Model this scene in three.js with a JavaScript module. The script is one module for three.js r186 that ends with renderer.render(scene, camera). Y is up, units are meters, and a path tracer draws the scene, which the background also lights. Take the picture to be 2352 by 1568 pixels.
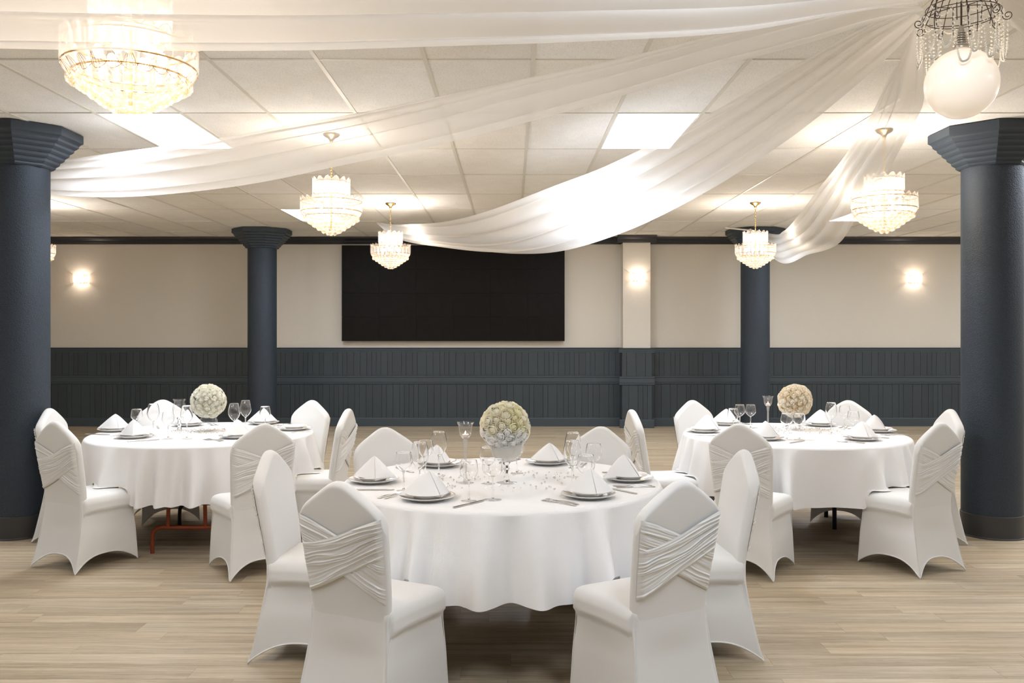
import * as THREE from 'three';
import { mergeGeometries, mergeVertices } from 'three/addons/utils/BufferGeometryUtils.js';
import { RoundedBoxGeometry } from 'three/addons/geometries/RoundedBoxGeometry.js';
import { RectAreaLightUniformsLib } from 'three/addons/lights/RectAreaLightUniformsLib.js';

// ------------------------------------------------------------------ camera, light set-up, exposure
const scene = new THREE.Scene();
const F = 2024, CX = 1176, CY = 760, EYE = 1.55, CEIL = 3.076;      // focal length and principal point of the photograph, eye and ceiling height
const camera = new THREE.PerspectiveCamera(2 * Math.atan(784 / F) * 180 / Math.PI, 2352 / 1568, 0.05, 60);
camera.position.set(0, EYE, 0);
camera.lookAt(0, EYE, -10);
camera.setViewOffset(2352, 1568, 0, 24, 2352, 1568);
const renderer = new THREE.WebGLRenderer({ antialias: true });
renderer.toneMapping = THREE.LinearToneMapping;
renderer.toneMappingExposure = 1.08;
renderer.shadowMap.enabled = true;
RectAreaLightUniformsLib.init();
scene.background = new THREE.Color(0x000000);
const TROFFER = 20.5, TROFFER_COLOR = 0xe6f0ff;                      // radiance of the ceiling panels
const CHANDELIER = 3.1, CHANDELIER_COLOR = 0xfff7ef;               // candela of a chandelier
const SCONCE = 0.24, GLOBE = 0.5;
const ROOM = { x0: -9.7, x1: 9.7, back: 14.38, rear: -5.8 };        // back is the distance in front of the camera

// ------------------------------------------------------------------ helpers
let seed = 7;
const rnd = () => { seed = (seed + 0x6d2b79f5) | 0; let t = Math.imul(seed ^ (seed >>> 15), 1 | seed); t = (t + Math.imul(t ^ (t >>> 7), 61 | t)) ^ t; return ((t ^ (t >>> 14)) >>> 0) / 4294967296; };
const rr = (a, b) => a + (b - a) * rnd();
const lerp = (a, b, t) => a + (b - a) * t;
const clamp = (x, a, b) => Math.min(b, Math.max(a, x));
const smooth = (a, b, x) => { const t = clamp((x - a) / (b - a), 0, 1); return t * t * (3 - 2 * t); };
const hash = (x, y) => { let h = Math.imul(x | 0, 374761393) + Math.imul(y | 0, 668265263); h = Math.imul(h ^ (h >>> 13), 1274126177); return ((h ^ (h >>> 16)) >>> 0) / 4294967296; };
function noise(x, y, px = 1e9, py = 1e9) {                          // value noise, periodic in px, py
  const x0 = Math.floor(x), y0 = Math.floor(y), fx = x - x0, fy = y - y0, sx = fx * fx * (3 - 2 * fx), sy = fy * fy * (3 - 2 * fy);
  const h = (a, b) => hash(((a % px) + px) % px, ((b % py) + py) % py);
  return lerp(lerp(h(x0, y0), h(x0 + 1, y0), sx), lerp(h(x0, y0 + 1), h(x0 + 1, y0 + 1), sx), sy);
}
const V = (x, y, z) => new THREE.Vector3(x, y, z);
const at = (px, py, Z) => V((px - CX) * Z / F, EYE + (CY - py) * Z / F, -Z);       // a place in the room, measured from the photograph at distance Z
const onPlane = (px, py, h) => { const Z = F * (EYE - h) / (py - CY); return V((px - CX) * Z / F, h, -Z); };
const taken = {};
function numbered(name) { const n = taken[name] = (taken[name] ?? -1) + 1; return n ? name + '_' + String(n).padStart(3, '0') : name; }
function tag(o, label, category, group, kind) {
  o.userData.label = label; if (category) o.userData.category = category;
  if (group) o.userData.group = group;
  if (kind) o.userData.kind = kind;
  return o;
}
function thing(name, label, category, pos = [0, 0, 0], turn = 0, group) {
  const o = new THREE.Group(); o.name = numbered(name); scene.add(o);
  if (pos.isVector3) o.position.copy(pos); else o.position.set(...pos);
  o.rotation.y = turn;
  return tag(o, label, category, group);
}
function part(name, geo, mat, parent) { const m = new THREE.Mesh(geo, mat); m.name = name; parent.add(m); return m; }
function structure(name, label) { const o = new THREE.Group(); o.name = name; scene.add(o); return tag(o, label, null, null, 'structure'); }
function copy(o, label, group) { const c = o.clone(); c.name = numbered(o.name.replace(/_\d{3}$/, '')); scene.add(c); c.userData = { ...o.userData, label }; if (group) c.userData.group = group; return c; }
const box = (w, h, d, x = 0, y = 0, z = 0) => new THREE.BoxGeometry(w, h, d).translate(x, y, z);
const rbox = (w, h, d, r, x = 0, y = 0, z = 0) => new RoundedBoxGeometry(w, h, d, 2, r).translate(x, y, z);
const lathe = (pts, seg = 32) => new THREE.LatheGeometry(pts.map(([r, y]) => new THREE.Vector2(r, y)), seg);
const tube = (pts, r, n = 32, k = 8, closed = false) => new THREE.TubeGeometry(new THREE.CatmullRomCurve3(pts, closed, 'centripetal'), n, r, k, closed);
const merge = (list) => mergeGeometries(list.map((g) => { const h = g.index ? g.toNonIndexed() : g.clone(); for (const k of Object.keys(h.attributes)) if (!['position', 'normal', 'uv'].includes(k)) h.deleteAttribute(k); return h; }));
function grid(nu, nv, f, closeU = false) {                          // surface f(u, v) -> [x, y, z]
  const p = [], uv = [], idx = [];
  for (let j = 0; j <= nv; j++) for (let i = 0; i <= nu; i++) { const q = f(i / nu, j / nv, i, j); p.push(q[0], q[1], q[2]); uv.push(q[3] ?? i / nu, q[4] ?? j / nv); }
  for (let j = 0; j < nv; j++) for (let i = 0; i < nu; i++) { const a = j * (nu + 1) + i, b = a + 1, c = a + nu + 1, d = c + 1; idx.push(a, b, d, a, d, c); }
  const g = new THREE.BufferGeometry();
  g.setAttribute('position', new THREE.Float32BufferAttribute(p, 3)); g.setAttribute('uv', new THREE.Float32BufferAttribute(uv, 2)); g.setIndex(idx);
  g.computeVertexNormals();
  if (closeU) { const n = g.attributes.normal; for (let j = 0; j <= nv; j++) { const a = j * (nu + 1), b = a + nu; const m = V(n.getX(a) + n.getX(b), n.getY(a) + n.getY(b), n.getZ(a) + n.getZ(b)).normalize(); n.setXYZ(a, m.x, m.y, m.z); n.setXYZ(b, m.x, m.y, m.z); } }
  return g;
}
function texture(w, h, f, srgb = true) {
  const d = new Uint8Array(w * h * 4);
  for (let y = 0; y < h; y++) for (let x = 0; x < w; x++) { const c = f(x, y), o = (y * w + x) * 4; const a = Array.isArray(c) ? c : [c, c, c]; for (let k = 0; k < 3; k++) d[o + k] = clamp(Math.round(a[k]), 0, 255); d[o + 3] = 255; }
  const t = new THREE.DataTexture(d, w, h); t.wrapS = t.wrapT = THREE.RepeatWrapping; t.magFilter = THREE.LinearFilter; t.minFilter = THREE.LinearMipmapLinearFilter; t.generateMipmaps = true;
  if (srgb) t.colorSpace = THREE.SRGBColorSpace;
  t.needsUpdate = true; return t;
}
const scaled = (t, u, v) => { const c = t.clone(); c.repeat.set(u, v); c.needsUpdate = true; return c; };
const std = (color, roughness = 0.8, o = {}) => new THREE.MeshStandardMaterial({ color, roughness, ...o });
const phys = (color, roughness, o) => new THREE.MeshPhysicalMaterial({ color, roughness, ...o });

// ------------------------------------------------------------------ textures and materials
const woodTex = texture(1024, 1024, (x, y) => {                     // 2.44 m of grain along u, 0.61 m across v
  const u = x / 1024, v = y / 1024;
  const warp = noise(u * 6, v * 5, 6, 5) * 1.6 + noise(u * 14, v * 12, 14, 12) * 0.5;
  const band = noise(u * 3, v * 26 + warp, 3, 1e9), fine = noise(u * 18, v * 150, 18, 150), hair = noise(u * 40, v * 420, 40, 420);
  const broad = noise(u * 2, v * 7, 2, 7), pore = noise(u * 70, v * 330, 70, 330);
  let t = 0.55 + (band - 0.5) * 0.42 + (fine - 0.5) * 0.34 + (hair - 0.5) * 0.16 + (broad - 0.5) * 0.3;
  if (pore > 0.9) t += 0.16;
  if (noise(u * 30 + 9, v * 240, 30, 240) > 0.86) t -= 0.22;
  const d = [141, 124, 99], l = [212, 197, 171];
  return d.map((a, k) => lerp(a, l[k], clamp(t, -0.2, 1.15)));
});
const woodMats = [[1, 1, 1], [0.95, 0.94, 0.92], [1.04, 1.035, 1.03], [0.99, 0.965, 0.93], [0.97, 0.98, 0.985]].map((c) => std(new THREE.Color(...c).multiplyScalar(0.96), 0.5, { map: woodTex }));
const tileTex = texture(512, 1024, (x, y) => {                      // mineral fibre tile: pinholes and worm marks in off white
  const n = noise(x / 1.5, y / 1.5), m = noise(x / 3.4 + 40, y / 3.4), c = noise(x / 90, y / 90);
  let v = 249 + (c - 0.5) * 5;
  if (n > 0.76) v -= 46 * (n - 0.76) / 0.24 + 12;
  if (m > 0.86) v -= 20;
  return [v, v * 0.995, v * 0.98];
});
const tileBump = texture(512, 1024, (x, y) => 200 - (noise(x / 1.5, y / 1.5) > 0.76 ? 110 : 0) - (noise(x / 3.4 + 40, y / 3.4) > 0.86 ? 70 : 0), false);
const tileMats = [0xffffff, 0xf6f4f1, 0xfcfaf6].map((c) => std(c, 0.95, { map: tileTex, bumpMap: tileBump, bumpScale: 0.0015 }));
const gridMat = std(0xdedacf, 0.55);
const stucco = texture(512, 512, (x, y) => 128 + (noise(x / 4, y / 4, 128, 128) - 0.5) * 150 + (noise(x / 9, y / 9, 57, 57) - 0.5) * 90, false);
const speck = texture(512, 512, (x, y) => { const v = 225 + (noise(x / 4, y / 4, 128, 128) - 0.5) * 50; return [v, v, v]; });
const columnMat = std(0x303c48, 0.62, { bumpMap: scaled(stucco, 1, 1), bumpScale: 0.0026, map: speck });
const capitalMat = std(0x303a44, 0.5);
const baseMat = std(0x3a3939, 0.45);
const wallMat = std(0xd8d2c6, 0.9, { bumpMap: scaled(stucco, 1, 1), bumpScale: 0.0008 });
const darkWood = std(0x3d474d, 0.5);
const boardMats = [0x353e43, 0x333c41, 0x364045].map((c) => std(c, 0.5));
const grooveMat = std(0x22282b, 0.8);
const crownMat = std(0x2c2c30, 0.42);
const weave = texture(256, 256, (x, y) => 128 + 60 * Math.sin(x * Math.PI / 4) * ((y >> 2) & 1 ? 1 : -1) + (hash(x, y) - 0.5) * 60, false);
const clothMat = std(0xf2f1f0, 0.85, { bumpMap: scaled(weave, 1, 1), bumpScale: 0.0006 });
const napkinMat = std(0xf5f4f3, 0.85, { bumpMap: weave, bumpScale: 0.0004 });
const spandex = phys(0xe6e5e2, 0.72, { sheen: 0.25, sheenRoughness: 0.5, sheenColor: new THREE.Color(1, 1, 1) });
const sashMat = phys(0xe8e7e4, 0.6, { sheen: 0.3, sheenRoughness: 0.4, sheenColor: new THREE.Color(1, 1, 1) });
const sheer = phys(0xfaf8f5, 0.72, { transmission: 0.68, thickness: 0, ior: 1.2, specularIntensity: 0.04, side: THREE.DoubleSide });
const china = phys(0xf2efea, 0.22, { clearcoat: 0.6, clearcoatRoughness: 0.1 });
const steel = std(0xc9c5bf, 0.22, { metalness: 1 });
const brass = std(0xcdae74, 0.25, { metalness: 1 });
const iron = std(0x4a4038, 0.45, { metalness: 0.7 });
const glass = phys(0xffffff, 0.02, { transmission: 1, thickness: 0, ior: 1.52 });
const solidGlass = phys(0xffffff, 0.02, { transmission: 1, thickness: 0.01, ior: 1.5 });
const acrylic = phys(0xfffaf4, 0.2, { transmission: 0.972, thickness: 0, ior: 1.49 });
const acrylicBead = phys(0xfff8ee, 0.16, { transmission: 0.972, thickness: 0, ior: 1.49 });
const strandMat = phys(0xf4f1ea, 0.08, { transmission: 0.55, thickness: 0, ior: 1.5 });
const sconceAcrylic = phys(0xfff8f0, 0.5, { transmission: 0.84, thickness: 0, ior: 1.49 });
const bulbMat = std(0xffffff, 0.5, { emissive: 0xfff0e2, emissiveIntensity: 2.2 });

// ------------------------------------------------------------------ ceiling: lay-in tiles 0.61 x 1.22 m in a metal grid, with light panels
const TX = 0.6096, TZ = 1.2192, GX = 0.12, GZ = 4.965;
const ceiling = structure('ceiling', 'suspended ceiling of speckled off white tiles in a pale grid');
part('deck', box(ROOM.x1 - ROOM.x0 + 0.4, 0.12, ROOM.back - ROOM.rear + 0.4, 0, CEIL + 0.2, -(ROOM.back + ROOM.rear) / 2), std(0x8a857c, 0.9), ceiling);
const inFrame = (x, y, Z, m = 60) => { if (Z < 0.6) return false; const px = CX + F * x / Z, py = CY - F * (y - EYE) / Z; return px > -m && px < 2352 + m && py > -m && py < 1568 + m; };
const tileGeo = (w, d, ou) => { const g = box(w, 0.016, d); const p = g.attributes.position, uv = g.attributes.uv; for (let i = 0; i < p.count; i++) uv.setXY(i, (p.getX(i) + 0.3) / 0.61 + ou, (p.getZ(i) + 0.6) / 1.22 + ou * 0.37); return g; };
const tileGeos = [0, 0.31, 0.67].map((o) => tileGeo(TX - 0.012, TZ - 0.012, o));
const kx0 = Math.floor((ROOM.x0 - GX) / TX), kx1 = Math.ceil((ROOM.x1 - GX) / TX), kz0 = Math.floor((ROOM.rear - GZ) / TZ), kz1 = Math.ceil((ROOM.back - GZ) / TZ);
const isTroffer = (i, j) => ((i + 5) % 6 + 6) % 6 === 0 && ((j - 1) % 4 + 4) % 4 === 0 && Math.abs(i) < 14 && j > -6 && !(i === -11 && j > 3);
const restTiles = [], troffers = [];
for (let i = kx0; i < kx1; i++) for (let j = kz0; j < kz1; j++) {
  let x0 = Math.max(GX + i * TX, ROOM.x0), x1 = Math.min(GX + (i + 1) * TX, ROOM.x1), z0 = Math.max(GZ + j * TZ, ROOM.rear), z1 = Math.min(GZ + (j + 1) * TZ, ROOM.back);
  if (x1 - x0 < 0.03 || z1 - z0 < 0.03) continue;
  const cx = (x0 + x1) / 2, cz = (z0 + z1) / 2, whole = x1 - x0 > TX - 0.01 && z1 - z0 > TZ - 0.01;
  if (isTroffer(i, j) && whole) { troffers.push([cx, cz]); continue; }
  const g = whole ? tileGeos[Math.floor(rnd() * 3)] : tileGeo(x1 - x0 - 0.006, z1 - z0 - 0.006, rnd());
  const seen = [[x0, z0], [x1, z0], [x0, z1], [x1, z1], [cx, cz]].some(([x, z]) => inFrame(x, CEIL, z));
  const y = CEIL + 0.0125 + rr(0, 0.0015), tx = rr(-0.0016, 0.0016), tz = rr(-0.001, 0.001);
  if (seen) { const m = part('ceiling_tile', g, tileMats[Math.floor(rnd() * 3)], ceiling); m.position.set(cx, y, -cz); m.rotation.set(tz, 0, tx); }
  else restTiles.push(g.clone().translate(cx, y, -cz));
}
part('ceiling_tiles', merge(restTiles), tileMats[0], ceiling).userData.kind = 'stuff';
for (let i = kx0 + 1; i < kx1; i++) part('main_runner', box(0.024, 0.005, ROOM.back - ROOM.rear, GX + i * TX, CEIL + 0.0025, -(ROOM.back + ROOM.rear) / 2), gridMat, ceiling);
for (let j = kz0 + 1; j < kz1; j++) part('cross_tee', box(ROOM.x1 - ROOM.x0, 0.0045, 0.014, 0, CEIL + 0.0028, -(GZ + j * TZ)), gridMat, ceiling);
const frameMat = std(0xeceae4, 0.5), diffuserMat = std(0xffffff, 0.6, { emissive: TROFFER_COLOR, emissiveIntensity: 2.2 });
const trofferGeos = [merge([box(TX - 0.014, 0.03, 0.014, 0, 0.017, TZ / 2 - 0.014), box(TX - 0.014, 0.03, 0.014, 0, 0.017, -TZ / 2 + 0.014), box(0.014, 0.03, TZ - 0.04, TX / 2 - 0.014, 0.017, 0), box(0.014, 0.03, TZ - 0.04, -TX / 2 + 0.014, 0.017, 0)]), box(TX - 0.04, 0.006, TZ - 0.04, 0, 0.02, 0)];
for (const [x, z] of troffers) {
    const names = { '-2.623,6.794': 'bright white ceiling light panel below the big near chandelier', '1.034,6.794': 'bright white ceiling light panel in the middle, half under a white drape', '-2.623,11.671': 'small bright far ceiling light panel beside the second chandelier', '1.034,11.671': 'far ceiling light panel glowing through the middle drape', '4.692,11.671': 'far ceiling light panel behind the right hand chandelier' };
  const key = `${+x.toFixed(3)},${+z.toFixed(3)}`;
  const t = thing('ceiling_light', names[key] ?? `ceiling light panel outside the view, ${x < -5 ? 'far left' : x < -1 ? 'left' : x < 2 ? 'middle' : x < 6 ? 'right' : 'far right'} column, ${z < 3 ? 'nearest' : z < 8 ? 'second' : 'third'} row`, 'ceiling light', [x, CEIL, -z], 0, 'ceiling light panels');
  part('frame', trofferGeos[0], frameMat, t); part('diffuser', trofferGeos[1], diffuserMat, t);
  const l = new THREE.RectAreaLight(TROFFER_COLOR, TROFFER, TX - 0.05, TZ - 0.05); l.position.set(0, 0.014, 0); l.rotation.x = -Math.PI / 2; t.add(l);
}

// ------------------------------------------------------------------ floor: vinyl planks running from side to side
const floor = structure('floor', 'pale taupe wood plank floor running from side to side');
part('subfloor', box(ROOM.x1 - ROOM.x0 + 0.4, 0.1, ROOM.back - ROOM.rear + 0.4, 0, -0.056, -(ROOM.back + ROOM.rear) / 2), std(0x5d5142, 0.9), floor);
const PW = 0.152, PL = 1.22;
const plankGeo = (len, ou, ov) => { const g = box(len - 0.0009, 0.006, PW - 0.0009); const p = g.attributes.position, uv = g.attributes.uv; for (let i = 0; i < p.count; i++) uv.setXY(i, (p.getX(i)) / 2.44 + ou, p.getZ(i) / 0.61 + ov); return g; };
const plankGeos = Array.from({ length: 12 }, (_, k) => plankGeo(PL, k * 0.173, k * 0.291));
const farPlanks = [[], [], [], [], []];
let planks = 0;
for (let j = 0; j * PW < ROOM.back - ROOM.rear; j++) {
  const z = ROOM.rear + (j + 0.5) * PW; let x = ROOM.x0 - rr(0, 1) * PL;
  for (; x < ROOM.x1; x += PL) {
    const a = Math.max(x, ROOM.x0), b = Math.min(x + PL, ROOM.x1); if (b - a < 0.05) continue;
    const cx = (a + b) / 2, g = b - a > PL - 0.01 ? plankGeos[Math.floor(rnd() * 12)] : plankGeo(b - a, rnd(), rnd()), k = Math.floor(rnd() * 5);
    const y = -0.003 - rr(0, 0.0004);
    if (z < 8.8 && planks < 300 && [a, cx, b].some((q) => inFrame(q, 0, z, 10))) { part('floor_plank', g, woodMats[k], floor).position.set(cx, y, -z); planks++; }
    else farPlanks[k].push(g.clone().translate(cx, y, -z));
  }
}
farPlanks.forEach((l, k) => { part('floor_planks', merge(l), woodMats[k], floor).userData.kind = 'stuff'; });

// ------------------------------------------------------------------ walls
const H = CEIL + 0.14;
const zMid = -(ROOM.back + ROOM.rear) / 2, zLen = ROOM.back - ROOM.rear;
const metricBox = (w, h, d, x, y, z) => { const g = box(w, h, d, x, y, z), p = g.attributes.position, n = g.attributes.normal, uv = g.attributes.uv; for (let i = 0; i < p.count; i++) uv.setXY(i, Math.abs(n.getX(i)) > 0.5 ? p.getZ(i) : p.getX(i), Math.abs(n.getY(i)) > 0.5 ? p.getZ(i) : p.getY(i)); return g; };
const wallBack = structure('wall_back', 'pale cream back wall above dark wood panelling');
part('plaster', metricBox(ROOM.x1 - ROOM.x0 + 0.4, H, 0.2, 0, H / 2, -ROOM.back - 0.1), wallMat, wallBack);
for (const [n, x] of [['wall_left', ROOM.x0 - 0.1], ['wall_right', ROOM.x1 + 0.1]]) part('plaster', metricBox(0.2, H, zLen, x, H / 2, zMid), wallMat, structure(n, 'pale cream side wall outside the view'));
part('plaster', metricBox(ROOM.x1 - ROOM.x0 + 0.4, H, 0.2, 0, H / 2, -ROOM.rear + 0.1), wallMat, structure('wall_front', 'pale cream wall behind the camera'));
// pilaster on the back wall
const PIL = { x: (1462.5 - CX) * 14.1 / F, w: 0.439, Z: 14.1 };
part('pilaster', metricBox(PIL.w, H - 0.1, ROOM.back - PIL.Z, PIL.x, (H - 0.1) / 2, -(ROOM.back + PIL.Z) / 2), wallMat, wallBack);
// one run of panelling: boards with grooves between two heights, joined rails
function panelRun(root, x0, x1, Z, y0, y1) {
  part('backing', box(x1 - x0, y1 - y0, 0.012, (x0 + x1) / 2, (y0 + y1) / 2, -Z + 0.006), grooveMat, root);
  let x = x0; const out = [];
  while (x < x1 - 0.02) {
    let w = rnd() < 0.45 ? 0.076 : rnd() < 0.6 ? 0.108 : 0.15; if (x + w > x1 - 0.05) w = x1 - x;
    const seen = inFrame(x + w / 2, y1, Z, 20), g = box(w - 0.0042, y1 - y0, 0.011, x + w / 2, (y0 + y1) / 2, -Z + 0.0175);
    if (seen) part('board', g, boardMats[Math.floor(rnd() * 3)], root); else out.push(g);
    x += w;
  }
  if (out.length) part('boards', merge(out), boardMats[0], root).userData.kind = 'stuff';
}
const profile = (pts, x0, x1, Z) => {                               // moulding: [depth out of the wall, height] swept along x
  const s = new THREE.Shape(pts.map(([d, y]) => new THREE.Vector2(d, y)));
  return new THREE.ExtrudeGeometry(s, { depth: x1 - x0, bevelEnabled: false }).rotateY(-Math.PI / 2).translate(x1, 0, -Z);
};
const capPts = [[0, 1.205], [0.026, 1.205], [0.028, 1.228], [0.034, 1.232], [0.036, 1.262], [0.05, 1.27], [0.05, 1.281], [0, 1.281]];
const railPts = [[0, 0.688], [0.032, 0.688], [0.04, 0.694], [0.04, 0.708], [0.03, 0.716], [0.034, 0.724], [0.034, 0.79], [0.042, 0.8], [0.042, 0.82], [0.03, 0.826], [0, 0.826]];
const basePts = [[0, 0.001], [0.034, 0.001], [0.034, 0.128], [0.03, 0.136], [0, 0.136]];
const crownPts = [[0, CEIL - 0.112], [0.018, CEIL - 0.112], [0.02, CEIL - 0.098], [0.034, CEIL - 0.088], [0.045, CEIL - 0.06], [0.068, CEIL - 0.035], [0.09, CEIL - 0.022], [0.092, CEIL - 0.001], [0, CEIL - 0.001]];
const pl = PIL.x - PIL.w / 2, pr = PIL.x + PIL.w / 2;
const trim1 = structure('trim_1', 'upper course of dark slate blue boards on the back wall');
const trim2 = structure('trim_2', 'lower course of dark slate blue boards on the back wall');
for (const [a, b] of [[ROOM.x0, pl], [pr, ROOM.x1]]) { panelRun(trim1, a, b, ROOM.back, 0.82, 1.21); panelRun(trim2, a, b, ROOM.back, 0.13, 0.692); }
panelRun(trim1, pl - 0.02, pr + 0.02, PIL.Z, 0.82, 1.21); panelRun(trim2, pl - 0.02, pr + 0.02, PIL.Z, 0.13, 0.692);
for (const s of [-1, 1]) for (const [r, y0, y1] of [[trim1, 0.82, 1.21], [trim2, 0.13, 0.692]]) part('side_board', box(0.02, y1 - y0, ROOM.back - PIL.Z, PIL.x + s * (PIL.w / 2 + 0.01), (y0 + y1) / 2, -(ROOM.back + PIL.Z) / 2), boardMats[0], r);
const trims = [['trim_3', 'dark moulded cap rail along the top of the panelling', capPts, darkWood], ['trim_4', 'dark moulded chair rail halfway up the panelling', railPts, darkWood], ['baseboard_back', 'dark slate baseboard under the panelling', basePts, darkWood], ['trim_5', 'dark crown moulding where back wall meets ceiling', crownPts, crownMat]];
for (const [n, l, pts, m] of trims) {
  const r = structure(n, l); let o = n === 'trim_5' ? 0 : 0.02;
  for (const [a, b] of [[ROOM.x0, pl], [pr, ROOM.x1]]) part('moulding', profile(pts, a, b, ROOM.back), m, r);
  const d = Math.max(...pts.map((p) => p[0]));
  part('pilaster_moulding', profile(pts, pl - o - d, pr + o + d, PIL.Z), m, r);
  for (const s of [-1, 1]) { const side = profile(pts, 0, ROOM.back - PIL.Z, 0).rotateY(-s * Math.PI / 2); side.translate(PIL.x + s * (PIL.w / 2 + o), 0, s > 0 ? -ROOM.back + (ROOM.back - PIL.Z) * 0 : -PIL.Z); part('return_moulding', side, m, r); }
}

// ------------------------------------------------------------------ columns
function makeColumn(label, x, Z, R = 0.2135) {
  const t = thing('column', label, 'column', [x, 0, -Z], 0, 'round dark blue columns');
  const g = new THREE.CylinderGeometry(R, R, CEIL - 0.2, 64, 1, true).translate(0, (CEIL - 0.2) / 2, 0);
  const uv = g.attributes.uv; for (let i = 0; i < uv.count; i++) uv.setXY(i, uv.getX(i) * 3, uv.getY(i) * 6.6);
  part('shaft', g, columnMat, t);
  part('base', lathe([[0.19, 0], [R + 0.022, 0], [R + 0.02, 0.006], [R + 0.008, 0.014], [R + 0.006, 0.165], [R + 0.003, 0.17], [0.19, 0.17]], 64), baseMat, t);
  // eight-sided stepped capital
  const prof = [[R - 0.01, 2.79], [0.236, 2.79], [0.25, 2.8], [0.25, 2.812]];
  for (let k = 0; k < 5; k++) { const r0 = 0.262 + k * 0.033, y = 2.818 + k * 0.036; prof.push([r0, y], [r0 + 0.016, y + 0.012], [r0 + 0.02, y + 0.028], [r0 + 0.024, y + 0.032]); }
  prof.push([0.424, 3.0], [0.444, 3.012], [0.444, 3.074], [R, 3.074]);
  const c = new THREE.LatheGeometry(prof.map(([r, y]) => new THREE.Vector2(r, y)), 8).rotateY(Math.PI / 8).toNonIndexed(); c.computeVertexNormals();
  part('capital', c, capitalMat, t);
  return t;
}
makeColumn('large dark blue round column at the left edge of the view', -3.77, 6.74);
makeColumn('large dark blue round column at the right edge of the view', 3.67, 6.74);
makeColumn('far dark blue round column to the left of the black screen', -3.77, 13.3);
makeColumn('far dark blue round column to the right, tied with a white drape', 3.67, 13.3);

// ------------------------------------------------------------------ black screen on the back wall
{
  const a = at(785, 563, 14.27), b = at(1297, 783, 14.27), w = b.x - a.x, h = a.y - b.y;
  const led = texture(512, 256, (x, y) => { const v = 21 + (x % 4 === 0 ? -4 : 0) + (y % 4 === 0 ? -4 : 0) + (hash(x, y) - 0.5) * 6 + (noise(x / 40, y / 40) - 0.5) * 4; return [v * 1.15, v * 0.98, v * 0.8]; });
  const t = thing('wall_screen', 'wide black LED video wall hung on the back wall', 'screen', [(a.x + b.x) / 2, b.y, -14.27]);
  part('cabinet', box(w - 0.02, h - 0.02, 0.1, 0, h / 2, -0.055), std(0x16130f, 0.5), t);
  const nx = 6, ny = 4, lm = phys(0xffffff, 0.5, { map: led, specularIntensity: 0.25 });
  for (let i = 0; i < nx; i++) for (let j = 0; j < ny; j++) part('display_module', rbox(w / nx - 0.0012, h / ny - 0.0012, 0.012, 0.0008, -w / 2 + (i + 0.5) * w / nx, (j + 0.5) * h / ny, -0.0005 + rr(-0.0005, 0.0005)), lm, t);
}

// ------------------------------------------------------------------ wall sconces
const petalGeo = (h, w, curl, flat = 0) => {                         // ribbed acrylic petal: from y = 0 down to -h, bulging out of +z, scalloped at both ends
  return grid(8, 14, (u, v) => {
    const a = u * 2 - 1, tip = Math.pow(Math.abs(a), 2);
    const end = 0.13 * h * tip, y = lerp(-end, -h + end, v);
    const ww = w * (1 - 0.18 * Math.pow(Math.abs(v * 2 - 1), 5));
    const rib = 0.0022 * Math.cos(a * Math.PI * 4) * (0.4 + Math.abs(v - 0.5)), bend = -curl * smooth(0.5, 1, v) * smooth(0.5, 1, v);
    return [a * ww / 2, y, (1 - a * a) * w * 0.16 + rib + bend];
  });
};
const rimGeo = (h, w, curl) => {                                     // the thick moulded lower edge of a petal with its fan of grooves
  const edge = (a, v) => { const end = 0.13 * h * a * a, ww = w * (1 - 0.18 * Math.pow(Math.abs(v * 2 - 1), 5)), b = smooth(0.5, 1, v); return V(a * ww / 2, lerp(-end, -h + end, v), (1 - a * a) * w * 0.16 - curl * b * b + 0.0012); };
  const along = (v) => tube([-1, -0.7, -0.35, 0, 0.35, 0.7, 1].map((a) => edge(a, v)), 0.0013, 14, 4), list = [along(1)];
  for (const a of [-0.75, -0.4, 0, 0.4, 0.75]) list.push(tube([edge(a * 0.35, 0.72), edge(a * 0.75, 0.86), edge(a, 1)], 0.0009, 6, 3));
  return [along(0), merge(list)];
};
const sconcePetal = petalGeo(0.17, 0.058, 0.016);
const sconces = [[188, 641, ROOM.back, 'glowing acrylic wall sconce at the far left of the back wall'], [1465, 636, PIL.Z, 'glowing acrylic wall sconce on the pilaster right of the screen'], [2098, 641, ROOM.back, 'glowing acrylic wall sconce at the far right of the back wall']];
for (const [px, py, Z, label] of sconces) {
  const p = at(px, py, Z), t = thing('wall_sconce', label, 'wall lamp', [p.x, p.y, -Z], 0, 'glowing wall sconces');
  part('back_plate', rbox(0.15, 0.13, 0.012, 0.004, 0, 0, 0.0065), brass, t);
  part('ring', new THREE.TorusGeometry(0.112, 0.003, 6, 24, Math.PI).rotateX(Math.PI / 2).translate(0, 0.06, 0.008), brass, t);
  part('ring', new THREE.TorusGeometry(0.108, 0.003, 6, 24, Math.PI).rotateX(Math.PI / 2).translate(0, -0.05, 0.008), brass, t);
  for (let k = 0; k < 7; k++) { const a = lerp(-80, 80, k / 6) * Math.PI / 180, m = part('petal', sconcePetal, sconceAcrylic, t); m.position.set(Math.sin(a) * 0.124, 0.085, 0.008 + Math.cos(a) * 0.116); m.rotation.y = a; }
  part('bulb', new THREE.SphereGeometry(0.016, 16, 12).scale(1, 1.4, 1).translate(0, 0.0, 0.088), bulbMat, t);
  const l = new THREE.PointLight(0xffe9d8, SCONCE); l.position.set(0, 0, 0.088); l.shadow.radius = 1; t.add(l);
}

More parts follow.
